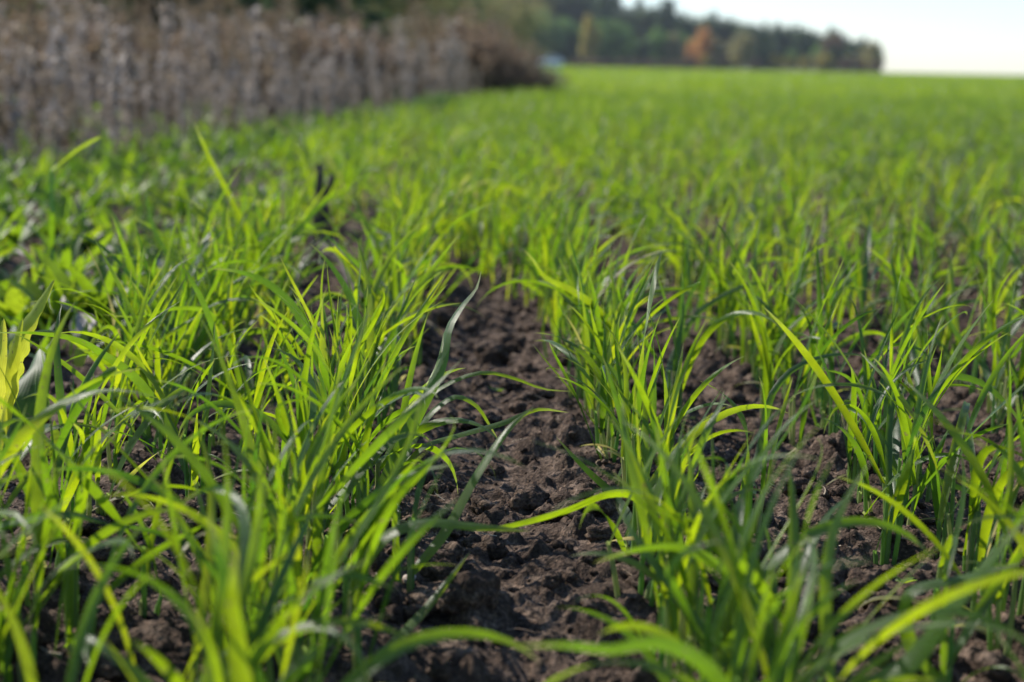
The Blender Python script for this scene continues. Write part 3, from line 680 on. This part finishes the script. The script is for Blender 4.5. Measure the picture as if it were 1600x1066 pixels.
def xweed(y): return np.interp(y, WE[:, 0], WE[:, 1])
usedD = set()
def place(protos, k, *a):
    p_ = protos[k]
    if (id(protos), k) in usedD: return copy_tree(p_, *a)
    usedD.add((id(protos), k)); loc, rz, sc, lab, grp = a
    p_.location = loc; p_.rotation_euler[2] = rz; p_.scale = (sc,)*3; p_['label'] = lab; p_['group'] = grp; return p_
random.seed(4)
cand = []
while len(cand) < 300:
    y = 2.5+rg.random()**1.15*9; x = float(xweed(y))-rg.random()**1.4*(.5+.12*y)
    if x > -.44*y-.1 and vnoise(np.array([x*3.]), np.array([y*1.5]), 91)[0] > rg.uniform(-.5, .15): cand.append((x, y))
for x, y in cand:
    zone = ('at the near end of the weed strip' if y < 4.5 else 'in the middle of the weed strip' if y < 7 else 'at the far end of the weed strip')
    place(protoD, int(rg.integers(0, 9)), (x, y, float(ground_h(x, y))), rg.random()*6.28, (.42+.62*rg.random()**1.8)*(1.05 if y > 4 else .92)*(1+.02*y), 'grey dried weed stalk with fluffy seed heads '+zone, 'grey dried weeds '+zone)
acc = Acc(); accs = Acc()
dm = [dry_arrays(rg.uniform(.3, .5), rg) for _ in range(8)]
for j in range(250):
    y = 3.3+rg.random()*9.5; x = float(xweed(y))-.1-rg.random()*(.9+.2*y)
    if x < -.46*y-.1: continue
    st, pl = dm[j % 8]; V = np.concatenate(pl.V); a = rg.random()*6.28; M3 = np.array([[math.cos(a), math.sin(a), 0], [-math.sin(a), math.cos(a), 0], [0, 0, 1]])*rg.uniform(.4, .68)
    off = np.array([x, y, float(ground_h(x, y))])
    acc.add(V @ M3+off, np.concatenate(pl.F), np.concatenate(pl.R), np.concatenate(pl.U))
    V = np.concatenate(st.V); acc.add(V @ M3+off, np.concatenate(st.F), .3)
o = acc.build('dry_undergrowth', M_plume); tag(o, 'tangle of grey dried weeds filling the strip beyond the field', None, None, 'stuff')
for j in range(190):
    y = 4.6+rg.random()**1.1*8; x = float(xweed(y))-.7-rg.random()*(1.0+.22*y)+.07*(y-5)
    if x < -.44*y-.2: continue
    zone = 'behind the near grey weeds' if y < 7.5 else 'towards the brown bush'
    place(protoB, int(rg.integers(0, 7)), (x, y, float(ground_h(x, y))), rg.random()*6.28, rg.uniform(.5, .98)*(1+.02*y), 'tall reddish-brown dried weed standing '+zone, 'tall brown weeds '+zone)

# ------------------------------------------------------------------ shrubs and trees
def crown(c, rad3, ncl, nq, size, rg, clr=.28):
    """leaf quads gathered in clumps inside an uneven ellipsoid"""
    d = rg.normal(0, 1, (ncl, 3)); d /= np.linalg.norm(d, axis=1)[:, None]
    cc = d*(rg.random(ncl)[:, None]**.45)*np.array(rad3)*.86+np.array(c)
    rs = rg.uniform(.6, 1.2, ncl)*clr
    pos = []; rv = []
    base = rg.random(ncl)
    for i in range(ncl):
        q = rg.normal(0, .5, (nq, 3))*rs[i]*np.array(rad3); pos.append(cc[i]+q); rv.append(np.clip(base[i]*.6+.2+rg.normal(0, .15, nq), 0, 1))
    pos = np.concatenate(pos); return quads(pos, rg.uniform(.6, 1.3, len(pos))*size, rg, 1.3, rv=np.concatenate(rv)), cc
def tree(name, kind, h, wd, mat, rg, label, cat, group=None, nq=40, ncl=60, size=.16, conifer=False, low=.2, bare=False, trunk=True):
    e = empty(name, (0, 0, 0), label, cat, group)
    tr = Acc()
    lean = rg.normal(0, .02*h, 2)
    hz = np.linspace(0, 1, 6); P = np.stack([lean[0]*hz, lean[1]*hz, hz*h*(.97 if conifer else .8)], -1); P[0, 2] = -.05*h*.2
    V, Fq = tube(P, np.linspace(.022*h, .004*h, 6), 7); tr.add(V, Fq)
    if conifer:
        pos = []; rv = []
        nl = 16
        for l in range(nl):
            f = low+(1-low)*(l/(nl-1)); z = f*h; rr_ = wd/2*(1-(f-low)/(1-low))**.75*rg.uniform(.75, 1.15)+.03*wd
            for b in range(7):
                a = b/7*6.28+rg.random()*.9; L_ = rr_*rg.uniform(.6, 1.15)
                tip = np.array([math.sin(a)*L_, math.cos(a)*L_, z-L_*.22]); s0 = np.array([lean[0]*f, lean[1]*f, z])
                if l % 2 == 0:
                    V, Fq = tube([s0, (s0+tip)/2+np.array([0, 0, L_*.06]), tip], [.004*h, .003*h, .001*h], 3); tr.add(V, Fq)
                u = rg.random(16)[:, None]; pos.append(s0+(tip-s0)*u**.7+rg.normal(0, .045*wd, (16, 3))*np.array([1, 1, .7])); rv.append(np.clip(rg.normal(.4, .25, 16), 0, 1))
        pos = np.concatenate(pos); Q = quads(pos, rg.uniform(.7, 1.3, len(pos))*size, rg, 1.5, rv=np.concatenate(rv))
    else:
        cz = h*(low+(1-low)*.5); Q, cc = crown((lean[0], lean[1], cz), (wd/2, wd/2, h*(1-low)/2), ncl, nq, size, rg)
        for i in range(0, len(cc), max(1, len(cc)//14)):
            c0 = np.array([lean[0]*.5, lean[1]*.5, h*rg.uniform(.25, .6)]); c1 = cc[i]
            if c0[2] > c1[2]: c0[2] = c1[2]*.7
            V, Fq = tube([c0, (c0+c1)/2+np.array([0, 0, -.03*h]), c1], [.010*h, .006*h, .002*h], 4); tr.add(V, Fq)
    if bare and not conifer: pass
    tr.build('trunk', M_trunk, e); mesh('crown', Q[0], Q[1], mat, e, Q[2], smooth=False)
    return e
def bush(h, wd, mat, rg, name='brown_bush', ncl=46, nq=60, size=.02, twig=M_stalk):
    e = empty(name, (0, 0, 0), 'bush', 'bush'); tw = Acc(); pos = []
    for b in range(60):
        a = rg.random()*6.28; r_ = wd/2*rg.random()**.6; tip = np.array([math.sin(a)*r_, math.cos(a)*r_, h*rg.uniform(.55, 1.05)*(1-.35*(r_/(wd/2))**2)])
        s0 = np.array([math.sin(a)*r_*.25, math.cos(a)*r_*.25, 0]); mid = (s0+tip)/2+np.array([math.sin(a), math.cos(a), 0])*r_*.12
        V, Fq = tube([s0, mid, tip], [.010*h, .006*h, .002*h], 4); tw.add(V, Fq)
        m = nq; u = rg.random((m, 1))**.8; pos.append((1-u)**2*s0+2*u*(1-u)*mid+u*u*tip+rg.normal(0, .055*h, (m, 3)))
    pos = np.concatenate(pos); pos[:, 2] = np.abs(pos[:, 2])
    Q = quads(pos, rg.uniform(.6, 1.3, len(pos))*size, rg, 1.4)
    tw.build('twigs', twig, e); mesh('foliage', Q[0], Q[1], mat, e, Q[2], smooth=False); return e
def put(p_, loc, rz, sc, label, group=None, cat=None, first=set()):
    if p_.name in first:
        c = p_.copy(); COL.objects.link(c)
        for ch in list(p_.children):
            d = ch.copy(); COL.objects.link(d); d.parent = c
    else: first.add(p_.name); c = p_
    c.location = loc; c.rotation_euler = (0, 0, rz); c.scale = (sc if isinstance(sc, tuple) else (sc,)*3); c['label'] = label
    if group: c['group'] = group
    elif 'group' in c: del c['group']
    if cat: c['category'] = cat
    return c
def gpos(px, dist):                       # point on the ground in the direction of that column, at that distance
    d = ray(px, 100); k = dist/math.hypot(d.x, d.y); return (d.x*k, d.y*k, 0)
# brown bush at the corner of the field
B1 = bush(.62, .95, M_rust, rg, nq=38); B2 = bush(.7, 1.0, M_rust, rg, nq=38); B3 = bush(.5, .7, M_green, rg, name='green_bush', size=.018)
q = gpos(836, 12.4); put(B1, q, 0, (.62, .6, .55), 'low rounded brown bush in front of the white car, lowest of the bushes', None, 'bush')
q = gpos(800, 13.0); put(B2, q, 5, (.62, .7, .72), 'brown bush between the low rounded bush and the densest one', None, 'bush')
q = gpos(768, 12.6); put(B1, q, 3, (.85, .9, 1.05), 'dense reddish-brown bush at the end of the grey weeds beside the field', None, 'bush')
q = gpos(722, 14.5); put(B1, q, 2, 1.35, 'brown leafless-looking bush just behind the grey weeds', None, 'bush')
q = gpos(690, 13.0); put(B2, q, 1, 1.2, 'dark brown bush rising behind the grey weeds', None, 'bush')
q = gpos(742, 17.0); put(B2, q, 4, 1.1, 'brown bush behind the reddish-brown corner bush', None, 'bush')
q = gpos(690, 7.3); put(B3, q, 1, (.45, .45, .30), 'small dark green bush at the foot of the grey weeds', None, 'bush')
for k in range(26):
    px = rg.uniform(-40, 600); y = rg.uniform(8.5, 14); q = gpos(px, y)
    put(B2 if k % 3 else B1, q, rg.random()*6, rg.uniform(.6, 1.0), 'brown shrub thicket behind the tall brown weeds', 'brown shrubs behind the weed strip', 'shrub')
# near woods at the left
K = np.random.default_rng(5)
TC1 = tree('spruce_tree', 0, 6.0, 3.2, M_pine, K, 'spruce', 'tree', size=.11, conifer=True, low=.04)
TC2 = tree('spruce_tree', 0, 7.0, 3.0, M_pine, K, 'spruce', 'tree', size=.12, conifer=True, low=.03)
TG1 = tree('leafy_tree', 0, 5.0, 3.6, M_green, K, 'tree', 'tree', nq=60, ncl=80, size=.075, low=.06)
TO1 = tree('leafy_tree', 0, 5.0, 3.4, M_olive, K, 'tree', 'tree', nq=60, ncl=80, size=.07, low=.06)
for k, px in enumerate(np.linspace(-160, 500, 14)):
    dd = K.uniform(17, 24); q = gpos(px+K.normal(0, 12), dd)
    put([TC1, TC2, TG1, TC1, TC2][k % 5], q, K.random()*6, (lambda q_: (q_*1.6, q_*1.6, q_))(K.uniform(.42, .55)), ['dark spruce standing behind the weed strip', 'tall dark spruce standing behind the weed strip', 'dark leafy tree among the spruces behind the weed strip', 'dark spruce standing behind the weed strip', 'tall dark spruce standing behind the weed strip'][k % 5], 'dark trees behind the weed strip')
for k, (px, dd, T_) in enumerate([(575, 38, TO1), (625, 44, TO1), (660, 50, TO1), (700, 62, TO1), (745, 66, TO1), (785, 78, TO1), (600, 60, TG1), (680, 75, TG1)]):
    q = gpos(px, dd); q_ = K.uniform(.75, .95); put(T_, q, K.random()*6, (q_*1.8, q_*1.8, q_), ('olive' if T_ is TO1 else 'green')+' leafy tree at the bend of the wood behind the brown bushes', 'trees at the bend of the wood '+('olive' if T_ is TO1 else 'green'))
# far wood
P1 = tree('pine_tree', 0, 14, 5.5, M_pine, K, 'pine', 'tree', size=.32, conifer=True, low=.05)
P2 = tree('pine_tree', 0, 13, 6.5, M_pine, K, 'pine', 'tree', nq=50, ncl=60, size=.30, low=.15)
P3 = tree('pine_tree', 0, 14, 5, M_pine, K, 'pine', 'tree', size=.30, conifer=True, low=.2)
G1 = tree('leafy_tree', 0, 9, 7, M_green, K, 'tree', 'tree', nq=50, ncl=60, size=.26, low=.05)
O1 = tree('leafy_tree', 0, 9, 6.5, M_olive, K, 'tree', 'tree', nq=50, ncl=60, size=.26, low=.05)
Y1 = tree('leafy_tree', 0, 7, 5.5, M_yell, K, 'tree', 'tree', nq=50, ncl=50, size=.24, low=.03)
R1 = tree('leafy_tree', 0, 9, 6.5, M_orange, K, 'tree', 'tree', nq=55, ncl=60, size=.25, low=-.02)
U1 = tree('leafy_tree', 0, 6, 6, M_rust, K, 'tree', 'tree', nq=50, ncl=50, size=.24, low=.02)
def hz(px): return 99.5+(px-800)*.0218
SKY = [(560,-60),(800,-40),(960,-10),(972,20),(985,18),(1000,4),(1060,12),(1080,34),(1110,22),(1150,30),(1190,38),(1235,42),(1285,48),(1330,54),(1355,66),(1375,86),(1386,98)]
def top_at(px): return float(np.interp(px, [s[0] for s in SKY], [s[1] for s in SKY]))
names = {}
def ftree(T_, px, dist, toppy, hh, label, group, wmul=1.0):
    q = gpos(px, dist); Ht = (hz(px)-toppy)/F*dist/math.cos(PITCH)*1.0+H; s = Ht/hh
    return put(T_, q, K.random()*6, (s*wmul, s*wmul, s), label, group)
for px in np.arange(590, 1378, 13.5):      # back rank makes the skyline
    T_, hh = [(P1, 14), (P2, 13), (P2, 13), (P2, 13)][int(K.integers(0, 4))]
    px = px+K.normal(0, 3); ftree(T_, px, K.uniform(255, 285), top_at(px)+K.uniform(-3, 7), hh, 'dark pine in the back rank of the far wood', 'dark pines in the back rank of the far wood', 1.0)
for px in np.arange(600, 1372, 9):         # dense rear of the wood, closes the gaps under the pines
    px = px+K.normal(0, 2); t0 = top_at(px); b0_ = hz(px)
    T_, hh, nm = (G1, 9, 'green')
    ftree(T_, px, K.uniform(290, 310), b0_-(b0_-t0)*K.uniform(.45, .8), hh, nm+' tree deep in the far wood behind the pines', nm+' trees deep in the far wood', 1.25)
for px in np.arange(600, 1375, 15):        # middle rank
    px = px+K.normal(0, 5); t0 = top_at(px); b0_ = hz(px); f = K.uniform(.38, .62)
    T_, hh, nm = [(G1, 9, 'green'), (O1, 9, 'olive'), (P2, 13, 'dark')][int(K.integers(0, 3)) if px > 1050 else int(K.choice([0, 0, 2]))]
    ftree(T_, px, K.uniform(232, 248), b0_-(b0_-t0)*f, hh, nm+' tree in the middle rank of the far wood', nm+' trees in the middle rank of the far wood')
for px in np.arange(900, 1380, 11):        # hedge at the foot
    px = px+K.normal(0, 4); far = px < 1070
    T_, hh, nm = (U1, 6, 'rusty brown') if far or K.random() < .35 else ((Y1, 7, 'yellowing') if K.random() < .5 else (O1, 9, 'olive'))
    ftree(T_, px, K.uniform(220, 226), hz(px)-K.uniform(9, 14)-(0 if far else 8), hh, nm+' shrub at the foot of the far wood', nm+' shrubs at the foot of the far wood', 1.1 if far else .8)
ftree(R1, 1098, 224, 44, 9, 'bright orange autumn tree in front of the dark pines of the far wood', None, .62)
ftree(R1, 1083, 226, 62, 9, 'smaller dull orange tree beside the bright orange one', None, .7)
ftree(Y1, 922, 228, 26, 7, 'pale yellow-topped tree rising among the green trees near the white car', None, .55)
ftree(O1, 1160, 224, 52, 9, 'olive-yellow tree right of the bright orange tree', None, .9)
ftree(P3, 1192, 222, 40, 14, 'narrow dark pine standing forward of the far wood', None, .8)
ftree(Y1, 1290, 222, 84, 7, 'low yellow tree before the far wood', None, 1.2)
ftree(U1, 1300, 235, 52, 6, 'rusty round tree near the end of the far wood', None, .6)
ftree(O1, 1362, 230, 66, 9, 'rounded yellow-brown tree ending the far wood', None, .9)
ftree(Y1, 1376, 236, 84, 7, 'slim yellow tree behind the last rounded tree', None, .6)

# ------------------------------------------------------------------ parked car at the edge of the wood
M_paint = plain('white_paint', (.74, .75, .78), (.80, .81, .83), 1, .25); M_glass = plain('dark_glass', (.03, .035, .04), (.05, .055, .06), 1, .08)
M_tyre = plain('tyre_rubber', (.02, .02, .02), (.03, .03, .03), 9, .8); M_rim = plain('rim_metal', (.4, .4, .42), (.5, .5, .52), 5, .3, metallic=.9); M_lamp = plain('lamp_glass', (.7, .7, .68), (.85, .85, .82), 5, .1)
def extr(prof, w0, w1, taper=None):
    P = np.array(prof, float); n = len(P)
    rows_ = []
    for s, k in ((-1, .96), (-.86, 1), (.86, 1), (1, .96)):
        c = P.mean(0); Q = c+(P-c)*k; rows_.append(np.stack([Q[:, 0], s*(w0+(w1-w0)*np.clip((Q[:, 1]-P[:, 1].min())/(np.ptp(P[:, 1])), 0, 1)), Q[:, 1]], -1))
    V = np.concatenate(rows_); I = np.arange(4*n).reshape(4, n); J = np.roll(I, -1, 1)
    Fq = np.stack([I[:-1], J[:-1], J[1:], I[1:]], -1).reshape(-1, 4).tolist()
    return V, Fq, [I[0][::-1].tolist(), I[3].tolist()]
def pmesh(name, V, Fl, mat, parent):
    me = bpy.data.meshes.new(name); me.from_pydata([tuple(v) for v in V], [], Fl); me.materials.append(mat); me.update()
    o = bpy.data.objects.new(name, me); COL.objects.link(o); o.parent = parent; return o
q = gpos(858, 228); car = empty('parked_car', q, 'white parked car at the edge of the far wood behind the brown bush', 'car', None, rad(12))
V, Fq, caps = extr([(-2.1, .35), (-2.15, .6), (-2.05, .95), (-1.0, 1.02), (1.75, 1.05), (2.1, .95), (2.15, .5), (2.05, .3)], .86, .82); pmesh('body', V, Fq+caps, M_paint, car)
V, Fq, caps = extr([(-1.05, 1.0), (-.35, 1.52), (.1, 1.62), (1.2, 1.6), (1.85, 1.04)], .80, .62); pmesh('cabin', V, Fq+caps, M_paint, car)
for sgn in (-1, 1):
    for x0, x1, x2, x3 in ((-.75, -.25, .25, .25), (.33, .33, 1.0, 1.45)):
        V = [(x0, sgn*.805, 1.08), (x1, sgn*.70, 1.46), (x2, sgn*.70, 1.5), (x3, sgn*.805, 1.08)]; V += [(a, b+sgn*.02, c) for a, b, c in V]
        pmesh('side_window', V, [(0, 1, 2, 3), (7, 6, 5, 4), (0, 4, 5, 1), (1, 5, 6, 2), (2, 6, 7, 3), (3, 7, 4, 0)], M_glass, car)
    for wx in (-1.35, 1.35):
        an = np.arange(20)/20*6.2832; prof = [(.20, -.1), (.30, -.11), (.33, -.07), (.33, .07), (.30, .11), (.20, .1)]
        V = np.array([[wx+r_*math.cos(a), sgn*.80+d_, .33+r_*math.sin(a)] for r_, d_ in prof for a in an]); I = np.arange(120).reshape(6, 20); J = np.roll(I, -1, 1)
        wh = mesh('wheel', V, np.stack([I[:-1], J[:-1], J[1:], I[1:]], -1).reshape(-1, 4), M_tyre, car)
        V = [(wx+.2*math.cos(a), sgn*.88, .33+.2*math.sin(a)) for a in an]+[(wx, sgn*.90, .33)]; pmesh('rim', V, [(i, (i+1) % 20, 20) for i in range(20)], M_rim, wh)
    V, Fc = lump(2, 3, .02, .7); mesh('headlight', V*.12+np.array([-2.08, sgn*.62, .75]), Fc, M_lamp, car)
V = [(-1.02, -.70, 1.06), (-1.02, .70, 1.06), (-.38, .60, 1.48), (-.38, -.60, 1.48)]; V += [(a-.03, b, c+.02) for a, b, c in V]
pmesh('windscreen', V, [(0, 1, 2, 3), (7, 6, 5, 4), (0, 4, 5, 1), (1, 5, 6, 2), (2, 6, 7, 3), (3, 7, 4, 0)], M_glass, car)
print('built', len(bpy.data.objects))

# ------------------------------------------------------------------ thin autumn haze
mh, t, o = newmat('haze_air')
v = N(t, 'ShaderNodeVolumePrincipled'); v.inputs['Color'].default_value = (.82, .88, 1, 1); v.inputs['Density'].default_value = .00025; v.inputs['Anisotropy'].default_value = .2
t.links.new(v.outputs[0], o.inputs['Volume'])
V = np.array([(x, y, z) for x in (-700, 700) for y in (-20, 1000) for z in (-2, 45)], float)
hz_ = pmesh('haze', V, [(0, 1, 3, 2), (4, 6, 7, 5), (0, 4, 5, 1), (2, 3, 7, 6), (0, 2, 6, 4), (1, 5, 7, 3)], mh, None); tag(hz_, 'thin pale haze over the field and the far wood', None, None, 'stuff')
